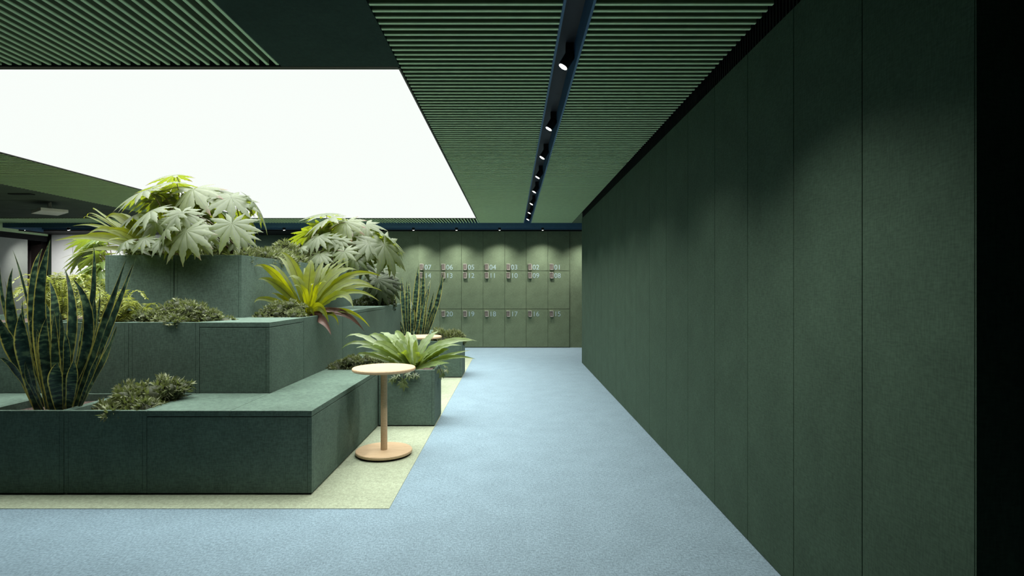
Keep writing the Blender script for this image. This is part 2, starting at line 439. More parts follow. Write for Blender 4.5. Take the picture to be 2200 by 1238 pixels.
for i, d in enumerate(TRACK):
    lab = ('black spotlight in the blue ceiling channel, nearest the camera' if i == 1 else
           'small black spotlight at the far end of the blue ceiling channel' if i == 8 else 'black spotlight overhead in the blue ceiling channel, just above the frame' if i == 0 else
           'black spotlight in the blue ceiling channel, %s from the near end' % ordn[i])
    r = thing('spotlight', (0.297, d, CE + 0.14), lab, 'spotlight', 'spotlights in the ceiling channel')
    c = Vector((0.292, d, CE + 0.012))
    lamp_parts(r, c, (-0.52, 0.0, -0.85))
    spot(r, c + Vector((-0.006, 0, -0.012)), (0.0, 0, -1), 190 if i == 0 else 120, 110, 0.8)
BACK = ['hidden by the corner of the right wall', 'above locker 02', 'above locker 04', 'above locker 06', 'just left of locker 07',
        'behind the top right leaves of the farther palmate plant', 'behind the middle of the farther palmate plant', 'in the gap between the two tall palmate plants',
        'behind the right side of the near palmate plant', 'behind the middle of the near palmate plant', 'behind the left side of the near palmate plant',
        'above the yellow-green fern at the left', 'second from the left end of the fascia', 'nearest the left end of the fascia']
for i in range(14):
    x = 1.49 - 0.87 * i
    r = thing('spotlight', (x, 11.3, CE + 0.14), 'small spotlight behind the blue fascia, %s' % BACK[i], 'spotlight', 'spotlights behind the back fascia')
    c = Vector((x, 11.28, 2.425))
    lamp_parts(r, c, (0, 0.25, -1), rad=0.028, L=0.09)
    spot(r, c + Vector((0, 0.003, -0.012)), (0, 0.12, -1) if i < 8 else (0, 0.85, -1), 105 if i < 8 else 120, 112, 1.0)

# ------------------------------------------------------------------ lockers
txt_cache = {}
def digits_mesh(s):
    cu = bpy.data.curves.new('digits', 'FONT'); cu.body = s; cu.size = 0.145; cu.extrude = 0.0015
    o = bpy.data.objects.new('digits', cu); COL.objects.link(o)
    dg = bpy.context.evaluated_depsgraph_get(); dg.update()
    me = bpy.data.meshes.new_from_object(o.evaluated_get(dg))
    vs = [tuple(v.co) for v in me.vertices]; fs = [tuple(p.vertices) for p in me.polygons]
    bpy.data.objects.remove(o); bpy.data.curves.remove(cu)
    return vs, fs
LY = 11.70
rows = [(2.44, 1.613), (1.607, 0.814), (0.808, 0.012)]
nums = [['%02d' % (k + 1 + 7 * r) for k in range(7)] for r in range(3)]
rown = ['top', 'middle', 'bottom']
for r in range(3):
    z1, z0 = rows[r]
    for k in range(7):
        xr = 1.2035 - 0.4525 * k; xl = xr - 0.4525
        n = nums[r][k]
        lab = 'green locker numbered %s in the %s row' % (n, rown[r])
        if n == '21': lab = 'green bottom row locker left of locker 20, hidden behind the snake plant'
        t = thing('locker', ((xl + xr) / 2, LY, z0), lab, 'locker', 'numbered lockers on the back wall')
        m = MB(); m.box(xl + 0.001, xr - 0.001, LY + 0.024, LY + 0.5, z0, z1); m.build('cabinet_body', M['black'], t)
        m = MB(); m.box(xl + 0.0025, xr - 0.0025, LY, LY + 0.02, z0 + 0.0015, z1 - 0.0015); m.build('door', M['lockfelt'], t)
        lz = z0 + 0.02 if r == 0 else z1 - (0.15 if r == 1 else 0.155)
        lx = xl + 0.038
        m = MB(); m.box(lx, lx + 0.062, LY - 0.028, LY, lz, lz + 0.118); lk = m.build('lock', M['lockbody'], t, bevel=0.003)
        m = MB()
        m.box(lx + 0.066, lx + 0.077, LY - 0.034, LY, lz, lz + 0.118)
        m.box(lx - 0.002, lx + 0.077, LY - 0.034, LY, lz + 0.112, lz + 0.122); m.box(lx + 0.016, lx + 0.077, LY - 0.034, LY, lz - 0.005, lz + 0.005)
        m.build('lock_bracket', M['lockrim'], lk)
        if n == '21': continue
        vs, fs = digits_mesh(n)
        m = MB(); m.add([(lx + 0.092 + p[0], LY - 0.002 - p[2], lz + 0.004 + p[1]) for p in vs], fs)
        m.build('number', M['digit'], t)

# ------------------------------------------------------------------ planter steps
Z1, Z2, Z3 = 0.510, 1.008, 1.520
BT = 0.026
def planter(x0, x1, y0, y1, top, label, group='felt planter boxes', soil_drop=0.05, soil=True, cat='planter', name='planter_box'):
    t = thing(name, ((x0 + x1) / 2, (y0 + y1) / 2, 0), label, cat, group)
    g = 0.0015
    m = MB(); m.box(x0 + 0.012, x1 - 0.012, y0 + 0.012, y1 - 0.012, 0.003, 0.016); m.build('plinth', M['plinth'], t)
    for a, b in ((x0 + g, x0 + BT), (x1 - BT, x1 - g)):
        m = MB(); m.box(a, b, y0 + g, y1 - g, 0.014, top); m.build('side_panel', M['felt'], t, bevel=0.0015)
    m = MB(); m.box(x0 + BT + g, x1 - BT - g, y0 + g, y0 + BT, 0.014, top); m.build('front_panel', M['felt'], t, bevel=0.0015)
    m = MB(); m.box(x0 + BT + g, x1 - BT - g, y1 - BT, y1 - g, 0.014, top); m.build('back_panel', M['felt'], t, bevel=0.0015)
    if soil:
        m = MB(); n = 8
        vs = []; fs = []
        for j in range(n + 1):
            for i in range(n + 1):
                vs.append((x0 + BT + (x1 - x0 - 2 * BT) * i / n, y0 + BT + (y1 - y0 - 2 * BT) * j / n, top - soil_drop + random.uniform(-0.008, 0.008)))
        for j in range(n):
            for i in range(n):
                a = j * (n + 1) + i; fs.append((a, a + 1, a + n + 2, a + n + 1))
        m.add(vs, fs); m.box(x0 + BT, x1 - BT, y0 + BT, y1 - BT, top - soil_drop - 0.1, top - soil_drop - 0.03)
        m.build('soil', M['soil'], t)
    return t

def bench(rects, top, slabs, label, group='felt step benches', side_x=None):
    """rects: footprint boxes of the base; slabs: seat boards lying on it"""
    x0 = min(r[0] for r in rects); x1 = max(r[1] for r in rects); y0 = min(r[2] for r in rects); y1 = max(r[3] for r in rects)
    t = thing('step_bench', ((x0 + x1) / 2, y0 + 0.2, 0), label, 'bench', group)
    SL = 0.034; g = 0.0015
    m = MB(); 
    for r in rects: m.box(r[0] + 0.012, r[1] - 0.012, r[2] + 0.012, r[3] - 0.012, 0.003, 0.016)
    m.build('plinth', M['plinth'], t)
    m = MB()
    for r in rects: m.box(r[0] + 0.03, r[1] - 0.0325, r[2] + 0.0225, r[3] - 0.004, 0.014, top - SL - 0.004)
    m.build('base', M['plinth'], t)
    r = rects[0]
    # front boards
    m = MB(); m.box(r[0] + g, r[1] - 0.028, r[2] + g, r[2] + 0.022, 0.014, top - SL - 0.004); m.build('front_panel', M['felt'], t, bevel=0.0012)
    m = MB(); m.box(r[1] - 0.0265, r[1] - 0.001, r[2] + g, r[2] + 0.024, 0.014, top - SL - 0.004); m.build('corner_post', M['felt'], t, bevel=0.0012)
    m = MB(); m.box(x1 - 0.032, x1 - 0.001, r[2] + 0.026, y1 - g, 0.014, top - SL - 0.004); m.build('side_panel', M['felt'], t, bevel=0.0012)
    for s in slabs:
        m = MB(); m.box(s[0] + 0.0012, s[1] - 0.0012, s[2] + 0.0012, s[3] - 0.0012, top - SL, top); m.build('seat_board', M['felt'], t, bevel=0.002)
    return t

# lowest step
planter(-3.20, -2.70, 3.363, 3.925, Z1, 'low dark green planter box at the front holding the big snake plant')
planter(-2.70, -2.20, 3.363, 3.925, Z1, 'low dark green planter box at the front with a bushy ground cover, beside the bench')
bench([(-2.20, -1.205, 3.363, 3.925), (-1.70, -1.205, 3.925, 5.02)], Z1,
      [(-2.20, -1.70, 3.363, 3.925), (-1.70, -1.205, 3.363, 5.02)], 'low green corner bench at the front right end of the steps')
bench([(-4.40, -3.20, 3.363, 3.925)], Z1, [(-4.40, -3.20, 3.363, 3.925)], 'low green bench left of the big snake plant')
planter(-1.70, -1.208, 5.025, 5.60, Z1, 'low green planter box holding dark moss behind the corner bench')
bench([(-1.70, -1.208, 5.605, 6.50)], Z1, [(-1.70, -1.208, 5.605, 6.50)], 'low green bench behind the near round table, half hidden by fern leaves')
planter(-1.70, -1.208, 8.30, 9.10, Z1, 'low green planter box at the far end holding the small snake plant')
bench([(-1.70, -1.0, 9.105, 9.90)], Z1, [(-1.70, -1.0, 9.105, 9.90)], 'low green bench at the far end beyond the small snake plant')
# free standing cubes
planter(-1.204, -0.695, 5.03, 5.49, Z1, 'green cube planter behind the near round table, holding a striped fern', 'cube planters along the corridor', 0.04)
planter(-1.204, -0.695, 7.77, 8.28, Z1, 'green cube planter farther along the corridor, with a grey-green ground cover', 'cube planters along the corridor', 0.04)
# second step
planter(-3.20, -2.70, 3.93, 4.565, Z2, 'second step green planter box directly behind the big snake plant')
planter(-2.70, -2.20, 3.93, 4.565, Z2, 'second step green planter box with mounded ground cover, left of the second step bench')
bench([(-2.20, -1.705, 3.93, 4.57)], Z2, [(-2.20, -1.705, 3.93, 4.57)], 'second step green box bench with a pale top')
planter(-2.19, -1.705, 4.575, 5.62, Z2, 'second step green planter box holding the large yellow-green fern')
bench([(-2.19, -1.705, 5.625, 7.50)], Z2, [(-2.19, -1.705, 5.625, 7.50)], 'second step green bench behind the large yellow-green fern')
planter(-2.19, -1.705, 7.505, 8.60, Z2, 'second step green planter box at the far end holding a dark palm')
planter(-4.60, -3.345, 3.93, 5.90, Z2, 'second step green planter box at the far left under feathery shrubs')
# top step
planter(-3.335, -2.772, 4.575, 5.95, Z3, 'tallest green planter box at the left holding a bird nest fern')
planter(-2.768, -2.215, 4.575, 5.95, Z3, 'tallest green planter box at the corner under the near palmate plant')
planter(-3.335, -2.215, 5.955, 8.30, Z3, 'tallest green planter box at the rear under the farther palmate plant')

# ------------------------------------------------------------------ round tables
def table(x, y, label):
    t = thing('side_table', (x, y, 0.003), label, 'table', 'round wooden side tables')
    b = Vector((x, y, 0.003))
    m = MB(); m.disc([(0.192, 0), (0.192, 0.014)], 64, b); m.build('foot_pad', M['plinth'], t)
    m = MB(); m.disc([(0.203, 0.0135), (0.209, 0.018), (0.209, 0.032), (0.205, 0.036)], 72, b); m.build('base', M['wood'], t)
    m = MB(); m.disc([(0.0245, 0.035), (0.0245, 0.63)], 40, b); m.build('column', M['wood'], t, smooth=False)
    m = MB(); m.disc([(0.226, 0.628), (0.233, 0.634), (0.233, 0.646), (0.229, 0.652)], 80, b); m.build('table_top', M['wood'], t)
    return t
table(-0.960, 4.19, 'round pale wooden side table beside the low corner bench')
table(-1.106, 6.92, 'round pale wooden side table mostly hidden behind the striped fern')

# ------------------------------------------------------------------ plants
def bez(p0, pm, p2, t):
    """quadratic through pm at t=.5"""
    c = pm * 2 - (p0 + p2) * 0.5
    return p0 * (1 - t) ** 2 + c * (2 * t * (1 - t)) + p2 * t * t
def ribbon(mb, p0, pm, p2, w, nh, prof, seg=16, fold=0.2, wave=0.0, wf=7, rnd=None, twist=0.0, asym=0.0):
    rnd = random.random() if rnd is None else rnd
    vs = []; fs = []; at = []
    nh = Vector(nh).normalized()
    ph = random.uniform(0, 6)
    for i in range(seg + 1):
        t = i / seg
        p = bez(p0, pm, p2, t)
        d = (bez(p0, pm, p2, min(1, t + 0.02)) - bez(p0, pm, p2, max(0, t - 0.02))).normalized()
        s = d.cross(nh)
        if s.length < 1e-3: s = Vector((1, 0, 0))
        s.normalize(); n = s.cross(d).normalized()
        if twist:
            a = twist * t; s, n = s * math.cos(a) + n * math.sin(a), n * math.cos(a) - s * math.sin(a)
        h = w * 0.5 * prof(t)
        for u in (-1, -0.5, 0, 0.5, 1):
            z = abs(u) * fold * h
            if wave and abs(u) == 1: z += wave * h * math.sin(wf * 2 * PI * t + ph + u)
            vs.append(p + s * (u * h) + n * z); at.append((u, t, rnd))
    for i in range(seg):
        for k in range(4):
            a = i * 5 + k; fs.append((a, a + 1, a + 6, a + 5))
    mb.add(vs, fs, at)
fern_prof = lambda t: max(0.02, (0.22 + 0.78 * min(1, t / 0.5) ** 0.8) * (1 - max(0, (t - 0.45) / 0.55) ** 1.25))
snake_prof = lambda t: max(0.02, (0.5 + 0.5 * min(1, t / 0.45)) * (1 - max(0, (t - 0.5) / 0.5) ** 1.8))
oval_prof = lambda t: max(0.02, math.sin(PI * min(1, t * 0.97 + 0.03)) ** 0.7)

def palm_leaf(mb, hub, az, pitch, R, nl=9, spread=290, droop=0.35, roll=0.0, lobe=0.126, rnd=None, seg=13):
    rnd = random.random() if rnd is None else rnd
    rot = Matrix.Rotation(math.radians(az), 4, 'Z') @ Matrix.Rotation(math.radians(pitch), 4, 'Y') @ Matrix.Rotation(math.radians(roll), 4, 'X')
    T = Matrix.Translation(hub) @ rot
    dl = math.radians(spread / (nl - 1)); tn = math.tan(dl / 2)
    for k in range(nl):
        ph = -math.radians(spread / 2) + k * dl + random.uniform(-0.04, 0.04)
        q = abs(ph) / math.radians(spread / 2)
        Lg = R * (1 - 0.38 * q * q) * random.uniform(0.92, 1.06)
        wl = Lg * lobe
        vs = []; fs = []; at = []
        dz = droop * random.uniform(0.8, 1.25)
        side = random.uniform(-0.07, 0.07)
        for i in range(seg + 1):
            t = i / seg; r = t * Lg
            lp = 1.0 if t < 0.55 else max(0.03, (1 - ((t - 0.55) / 0.45) ** 1.35))
            if t > 0.5: lp *= (1.14 if i % 2 else 0.86)
            h = min(r * tn * 1.03, wl * lp)
            c = Vector((r * math.cos(ph + side * t), r * math.sin(ph + side * t), 0))
            pv = Vector((-math.sin(ph), math.cos(ph), 0))
            z = -dz * R * (r / R) ** 2
            for u in (-1, 0, 1):
                vs.append(T @ (c + pv * (u * h) + Vector((0, 0, z - (0.35 * h if u else 0)))))
                at.append((u, t, rnd))
        for i in range(seg):
            for j in range(2):
                a = i * 3 + j; fs.append((a, a + 1, a + 4, a + 3))
        mb.add(vs, fs, at)

def leaflet(mb, p, d, n, l, w, rnd):
    s = d.cross(n)
    if s.length < 1e-4: s = Vector((1, 0, 0))
    s.normalize(); m_ = p + d * (l * 0.5) + n * (l * 0.08)
    mb.add([p, m_ + s * (w / 2), p + d * l, m_ - s * (w / 2)], [(0, 1, 2, 3)],
           [(0, 0, rnd), (1, 0.5, rnd), (0, 1, rnd), (-1, 0.5, rnd)])
def rvec():
    while True:
        v = Vector((random.uniform(-1, 1), random.uniform(-1, 1), random.uniform(-1, 1)))
        if 0.05 < v.length < 1: return v.normalized()
def core(mb, c, r, rnd=0.0):
    n, mm = 10, 7; vs = []; fs = []
    for j in range(mm):
        b = -0.4 + (PI / 2 + 0.35) * j / (mm - 1)
        for i in range(n):
            a = 2 * PI * i / n; q = random.uniform(0.82, 1.0)
            vs.append(Vector((c[0] + r[0] * q * math.cos(b) * math.cos(a), c[1] + r[1] * q * math.cos(b) * math.sin(a), c[2] + r[2] * q * math.sin(b))))
    for j in range(mm - 1):
        for i in range(n):
            fs.append((j * n + i, j * n + (i + 1) % n, (j + 1) * n + (i + 1) % n, (j + 1) * n + i))
    mb.add(vs, fs, [(0, 0.3, rnd)] * len(vs))
def moss(mb, blobs, l=0.035, w=0.011, dens=1.0, star=6, spread=0.9):
    """mounds covered with little leaf rosettes"""
    knobs = []
    for c, r in blobs:
        for _ in range(int((r[0] * r[1] + r[0] * r[2]) * 260)):
            d = rvec(); d.z = abs(d.z) * 0.9 + 0.1; d.normalize()
            q = random.uniform(0.030, 0.048)
            knobs.append((Vector(c) + Vector((d.x * r[0], d.y * r[1], d.z * r[2])) * 0.92, (q, q, q)))
    for c, r in list(blobs) + knobs:
        c = Vector(c)
        core(mb, c, [x * 0.85 for x in r])
        area = (r[0] * r[1] + r[1] * r[2] + r[0] * r[2]) * 4
        for _ in range(int(area * 560 * dens)):
            d = rvec(); d.z = abs(d.z) * 1.1 - 0.15; d.normalize()
            q = random.uniform(0.8, 1.05)
            p = c + Vector((d.x * r[0], d.y * r[1], d.z * r[2])) * q
            rn = min(1, max(0, random.gauss(0.55, 0.25)))
            for k in range(star):
                dd = (d + rvec() * spread).normalized()
                leaflet(mb, p, dd, rvec(), l * random.uniform(0.6, 1.2), w * random.uniform(0.7, 1.2), rn)
def plant(name, loc, label, cat='plant', group=None):
    return thing(name, loc, label, cat, group)
def fin(mb, root, mat, name='foliage'):
    return mb.build(name, M[mat], root, attr=True, smooth=True)

# --- large snake plant
SP = lambda x, y, d: P(x / 3.097, 500 + y / 3.097, d)
sn = plant('snake_plant', (-2.93, 3.62, Z1 - 0.05), 'tall snake plant with yellow edged leaves at the front left', 'plant', 'snake plants')
mb = MB()
snl = [ # base, mid, tip, width(zoom px), depth base, depth tip
 (245,1170, 110,925, -5,835, 36, 3.56,3.45), (250,1165, 80,760, -20,560, 72, 3.58,3.50), (268,1165, 95,620, 85,235, 74, 3.62,3.60),
 (258,1172, 165,800, 140,535, 78, 3.50,3.42), (300,1160, 70,620, 2,230, 46, 3.70,3.75), (310,1160, 200,520, 85,115, 20, 3.72,3.8),
 (330,1165, 225,500, 282,105, 62, 3.66,3.72), (328,1170, 270,560, 335,45, 76, 3.56,3.60), (345,1165, 375,620, 330,325, 56, 3.62,3.70),
 (380,1165, 480,640, 430,238, 50, 3.60,3.62), (400,1160, 590,680, 485,305, 66, 3.54,3.52), (455,1160, 605,560, 622,75, 46, 3.66,3.72),
 (500,1155, 685,660, 850,150, 66, 3.55,3.56), (520,1150, 720,660, 905,165, 44, 3.62,3.70), (520,1150, 715,800, 775,620, 62, 3.52,3.42),
 (402,1172, 372,990, 386,865, 72, 3.46,3.44), (458,1165, 480,990, 492,850, 58, 3.47,3.46), (430,1168, 425,760, 400,525, 58, 3.55,3.56),
 (350,1168, 300,800, 312,565, 62, 3.52,3.50), (320,1168, 240,760, 205,560, 58, 3.60,3.58), (480,1155, 630,690, 662,368, 24, 3.64,3.70),
 (470,1158, 600,740, 628,425, 54, 3.58,3.60), (300,1170, 200,980, 172,850, 44, 3.45,3.44), (440,1165, 470,800, 500,480, 54, 3.70,3.78),
 (420,1165, 540,760, 560,430, 42, 3.68,3.74), (360,1165, 340,700, 300,460, 60, 3.68,3.75), (335,1170, 300,900, 245,640, 58, 3.54,3.5),
 (500,1155, 560,900, 600,600, 50, 3.60,3.64), (260,1165, 150,900, 95,700, 40, 3.64,3.66), (330,1165, 190,740, 150,440, 34, 3.74,3.8),
 (415,1170, 450,900, 430,640, 50, 3.5,3.5), (385,1168, 370,860, 360,520, 50, 3.58,3.6), (290,1165,140,700,30,300,46,3.72,3.74),
 (510,1150, 640,850, 720,560, 40, 3.66,3.7), (270,1170, 210,900, 270,620, 46, 3.6,3.6), (520,1152, 600,980, 690,740, 44, 3.5,3.46)]
for bx, by, mx, my, tx, ty, w, d0, d1 in snl:
    p0 = SP(bx, by, d0); p0.z = min(p0.z, Z1 - 0.03); p2 = SP(tx, ty, d1); pm = SP(mx, my, (d0 + d1) / 2 - 0.02)
    ribbon(mb, p0, pm, p2, w / 3.097 * 3.6 / F * 1.12, (random.uniform(-0.5, 0.5), -1, 0.25), snake_prof, 18, fold=random.uniform(0.15, 0.4), wave=0.12, wf=2.2, twist=random.uniform(-0.5, 0.5))
fin(mb, sn, 'snake')
# --- small snake plant
S7 = lambda x, y, d: P(760 + x / 7.736, 580 + y / 7.736, d)
sn2 = plant('snake_plant', (-1.45, 8.7, Z1 - 0.05), 'small snake plant at the far end in front of the lockers', 'plant', 'snake plants')
mb = MB()
for bx, by, mx, my, tx, ty, w in [(860,1060, 790,920, 720,820, 26), (850,1040, 720,730, 610,0-20, 38), (880,1050, 820,560, 795,110, 46), (900,1050, 880,560, 885,170, 34),
    (930,1050, 915,560, 922,190, 38), (960,1055, 1030,420, 1075,-60, 52), (1010,1060, 1090,600, 1110,220, 36), (1040,1060, 1140,500, 1150,-40, 46), (1080,1060, 1200,520, 1275,170, 46),
    (1120,1060, 1180,700, 1230,250, 40), (1170,1060, 1260,720, 1335,360, 40), (1190,1060, 1380,560, 1490,30, 46), (1000,1055, 1080,760, 1090,380, 40), (1060,1055, 1010,850, 990,560, 46),
    (1140,1060, 1160,800, 1190,500, 50), (900,1055, 840,760, 760,420, 36), (1100,1060, 1130,850, 1200,380, 40), (960,1060, 980,760, 950,520, 44), (1180,1060, 1290,760, 1360,600, 34), (1210,1060,1330,700,1420,270,36)]:
    d0 = random.uniform(8.5, 8.9); p0 = S7(bx, by, d0); p0.x = max(-1.64, min(-1.25, p0.x)); p0.z = Z1 - 0.05
    ribbon(mb, p0, S7(mx, my, d0), S7(tx, ty, d0 + random.uniform(-0.1, 0.1)), w / 7.736 * d0 / F * 1.7, (random.uniform(-0.5, 0.5), -1, 0.2), snake_prof, 12, fold=0.3, wave=0.1, wf=2, twist=random.uniform(-0.4, 0.4))
fin(mb, sn2, 'snake')

# --- large fern on the second step
S5 = lambda x, y, d: P(540 + x / 6.19, 530 + y / 6.19, d)
fr = plant('bird_nest_fern', (-1.86, 5.02, Z2 - 0.05), 'large yellow-green bird nest fern spilling over the second step', 'plant', 'bird nest ferns')
mb = MB(); md = MB(); R0 = Vector((-1.835, 5.02, Z2 - 0.02))
NF = (0, -0.75, 0.65)
for mx, my, tx, ty, w, dt in [(330,380,35,265,85,4.80),(370,530,90,435,95,4.76),(430,400,230,240,60,5.0),(540,360,345,130,75,5.25),(590,330,385,70,110,5.15),(470,560,180,470,80,4.9),
    (640,480,480,420,90,4.95),(690,500,650,300,70,5.25),(775,400,795,180,130,5.15),(740,420,700,290,80,5.3),(860,420,970,190,75,5.35),(930,400,1085,212,85,5.4),(1010,420,1300,195,70,5.35),
    (1080,410,1405,312,130,5.15),(1010,360,1260,160,70,5.45),(1230,420,1730,395,85,5.3),(1180,500,1430,430,60,5.2),(1230,510,1640,552,110,5.0),(1280,560,1740,592,60,5.25),(1250,610,1700,725,62,4.9),
    (1150,650,1355,812,110,4.70),(430,690,260,625,55,4.85),(260,710,40,750,62,4.72),(520,640,330,560,60,4.9),(880,560,1000,470,80,4.75),(700,600,560,520,80,4.75),(820,560,790,560-40,70,4.8)]:
    p2 = S5(tx, ty, dt); pm = S5(mx, my, (5.0 + dt) / 2)
    ribbon(mb, R0 + Vector((random.uniform(-0.03, 0.03), random.uniform(-0.03, 0.03), 0)), pm, p2, w / 6.19 * 5.0 / F * 1.3, Vector(NF) + rvec() * 0.45, fern_prof, 18, fold=0.25, wave=0.16, wf=6, twist=random.uniform(-0.3, 0.3))
for mx, my, tx, ty, w, dt in [(800,800,1030,1010,110,4.86),(790,830,850,972,60,4.88),(1230,850,1575,1070,55,5.0),(1040,880,1160,1052,55,4.9)]:
    p2 = S5(tx, ty, dt); pm = S5(mx if mx != 800 else 900, my, 4.9)
    ribbon(mb, R0, pm, p2, w / 6.19 * 5.0 / F * 1.15, Vector((0, -1, 0.2)) + rvec() * 0.3, fern_prof, 16, fold=0.3, wave=0.1, wf=5)
for mx, my, tx, ty, w, dt in [(930,960,1062,1178,110,4.84),(1180,880,1500,1125,80,4.98),(1150,850,1400,1040,70,5.02),(1060,840,1370,990,60,5.0)]:
    p2 = S5(tx, ty, dt); pm = S5(mx, my, 4.9)
    ribbon(md, R0, pm, p2, w / 6.19 * 5.0 / F * 1.1, Vector((0, -1, 0.3)) + rvec() * 0.4, fern_prof, 14, fold=0.5, wave=0.25, wf=3)
fin(mb, fr, 'fern'); fin(md, fr, 'dead', 'withered_fronds')

# --- striped fern in the near cube planter
S4 = lambda x, y, d: P(700 + x / 6.19, 640 + y / 6.19, d)
fr2 = plant('bird_nest_fern', (-0.93, 5.24, Z1 - 0.04), 'pale green striped bird nest fern in the near cube planter', 'plant', 'bird nest ferns')
mb = MB(); R0 = Vector((-0.925, 5.24, Z1 - 0.03))
for mx, my, tx, ty, w, dt in [(560,620,205,685,70,5.1),(560,545,255,540,75,5.3),(720,690,400,672,80,5.0),(820,650,625,632,110,5.0),(760,560,560,520,110,5.35),(930,590,720,462,150,5.4),(960,640,880,600,110,5.15),
    (1000,560,920,450,130,5.5),(1110,580,1090,450,120,5.5),(1110,680,1110,510,50,5.2),(1170,620,1180,480,110,5.5),(1190,660,1215,560,60,5.15),(1320,610,1505,440,125,5.45),(1480,650,1955,570,120,5.1),(1560,600,2005,575,70,5.3),(1480,690,1800,635,70,5.0),
    (1480,740,1640,690,80,5.1),(1560,790,1925,698,55,5.25),(1600,800,1990,815,60,5.15),(1420,890,1645,868,85,4.98),(620,775,420,752,70,5.3),(760,770,560,740,70,5.45),(1060,780,1080,690,120,5.1),
    (1200,800,1240,720,130,5.1),(1290,800,1370,755,90,5.05),(1010,800,960,740,90,5.1),(900,820,780,800,80,5.1),(1390,800,1530,770,70,5.15),(1000,620,840,540,90,5.4)]:
    pm = S4(mx, my, (5.24 + dt) / 2); p2 = S4(tx, ty, dt)
    ribbon(mb, R0 + Vector((random.uniform(-0.03, 0.03), random.uniform(-0.03, 0.03), 0)), pm, p2, w / 6.19 * 5.2 / F * 1.15, Vector((0, -0.7, 0.7)) + rvec() * 0.4, fern_prof, 18, fold=0.28, wave=0.22, wf=6, twist=random.uniform(-0.3, 0.3))
fin(mb, fr2, 'fern2')
# ivy hanging over the cube rim
iv = plant('ivy', (-0.95, 5.1, Z1 - 0.04), 'dark ivy leaves trailing over the rim of the near cube planter', 'plant')
mb = MB()
for x, y, d, r, pit in [(930,1040,5.02,0.05,55),(880,1090,5.0,0.05,70),(1030,1090,5.0,0.075,80),(1040,1160,4.99,0.06,85),(1180,1010,5.02,0.05,50),(1215,1030,5.01,0.04,60),(960,1010,5.03,0.05,40),(1090,1000,5.02,0.05,45),(1110,1040,5.01,0.045,60),
    (1000,1130,4.99,0.05,75),(900,1060,5.0,0.04,60)]:
    palm_leaf(mb, S4(x, y, d), -90 + random.uniform(-30, 30), pit, r, nl=5, spread=220, droop=0.2, lobe=0.2, seg=6)
for x, y, d, r, pit in [(1540,950,5.3,0.05,50),(1560,1010,5.25,0.05,70),(1600,960,5.35,0.045,40),(1530,1030,5.2,0.045,75),(1580,900,5.4,0.05,30),(1500,960,5.15,0.05,60)]:
    p = S4(x, y, d); p.x = max(p.x, -0.68)
    palm_leaf(mb, p, random.uniform(-50, 10), pit, r, nl=5, spread=220, droop=0.2, lobe=0.2, seg=6)
fin(mb, iv, 'ivy')
mb = MB()
for x, y, d in [(930,1040,5.02),(1030,1090,5.0),(1180,1010,5.02),(1540,1000,5.25)]:
    e = S4(x, y, d); a = Vector((e.x if e.x < -0.72 else -0.74, 5.12, Z1 - 0.03)); b = Vector(((a.x + e.x) / 2, 5.03 if e.x < -0.72 else d, Z1 + 0.025))
    mb.tube([a, (a + b) / 2 + Vector((0, 0, 0.01)), b, (b + e) / 2 + Vector((0, -0.01, 0.01)), e], 0.004, 0.003)
mb.build('stem', M['stem'], iv, smooth=True)

# --- palmate plants on the top step
def palmate(root, base_pts, leaves, zoom, depth_scale=1.0, mat='fatsia'):
    mb = MB(); ms = MB()
    for x, y, d, R, az, pit, droop, rn in leaves:
        hub = zoom(x, y, d)
        palm_leaf(mb, hub, az, pit, R, nl=random.choice((10, 11, 11, 12)), spread=random.uniform(280, 310), droop=droop, roll=random.uniform(-12, 12), rnd=rn)
        b = min(base_pts, key=lambda q: (Vector(q) - hub).length)
        b = Vector(b) + Vector((random.uniform(-0.06, 0.06), random.uniform(-0.06, 0.06), 0))
        mid = b.lerp(hub, 0.55); mid.z += 0.05 + 0.1 * abs(hub.z - b.z)
        mid.x = b.x * 0.55 + hub.x * 0.45
        pts = [bez(b, mid, hub, t / 8) for t in range(9)]
        ms.tube(pts, 0.006, 0.0035, 5)
    fin(mb, root, mat); ms.build('stem', M['stem'], root, smooth=True)
S2 = lambda x, y, d: P(230 + x / 5.895, 360 + y / 5.895, d)
S3 = lambda x, y, d: P(560 + x / 6.19, 430 + y / 6.19, d)
f1 = plant('palmate_plant', (-2.62, 5.1, Z3 - 0.05), 'near tall plant with big pale palmate leaves on the top left planter', 'plant', 'palmate leaved plants')
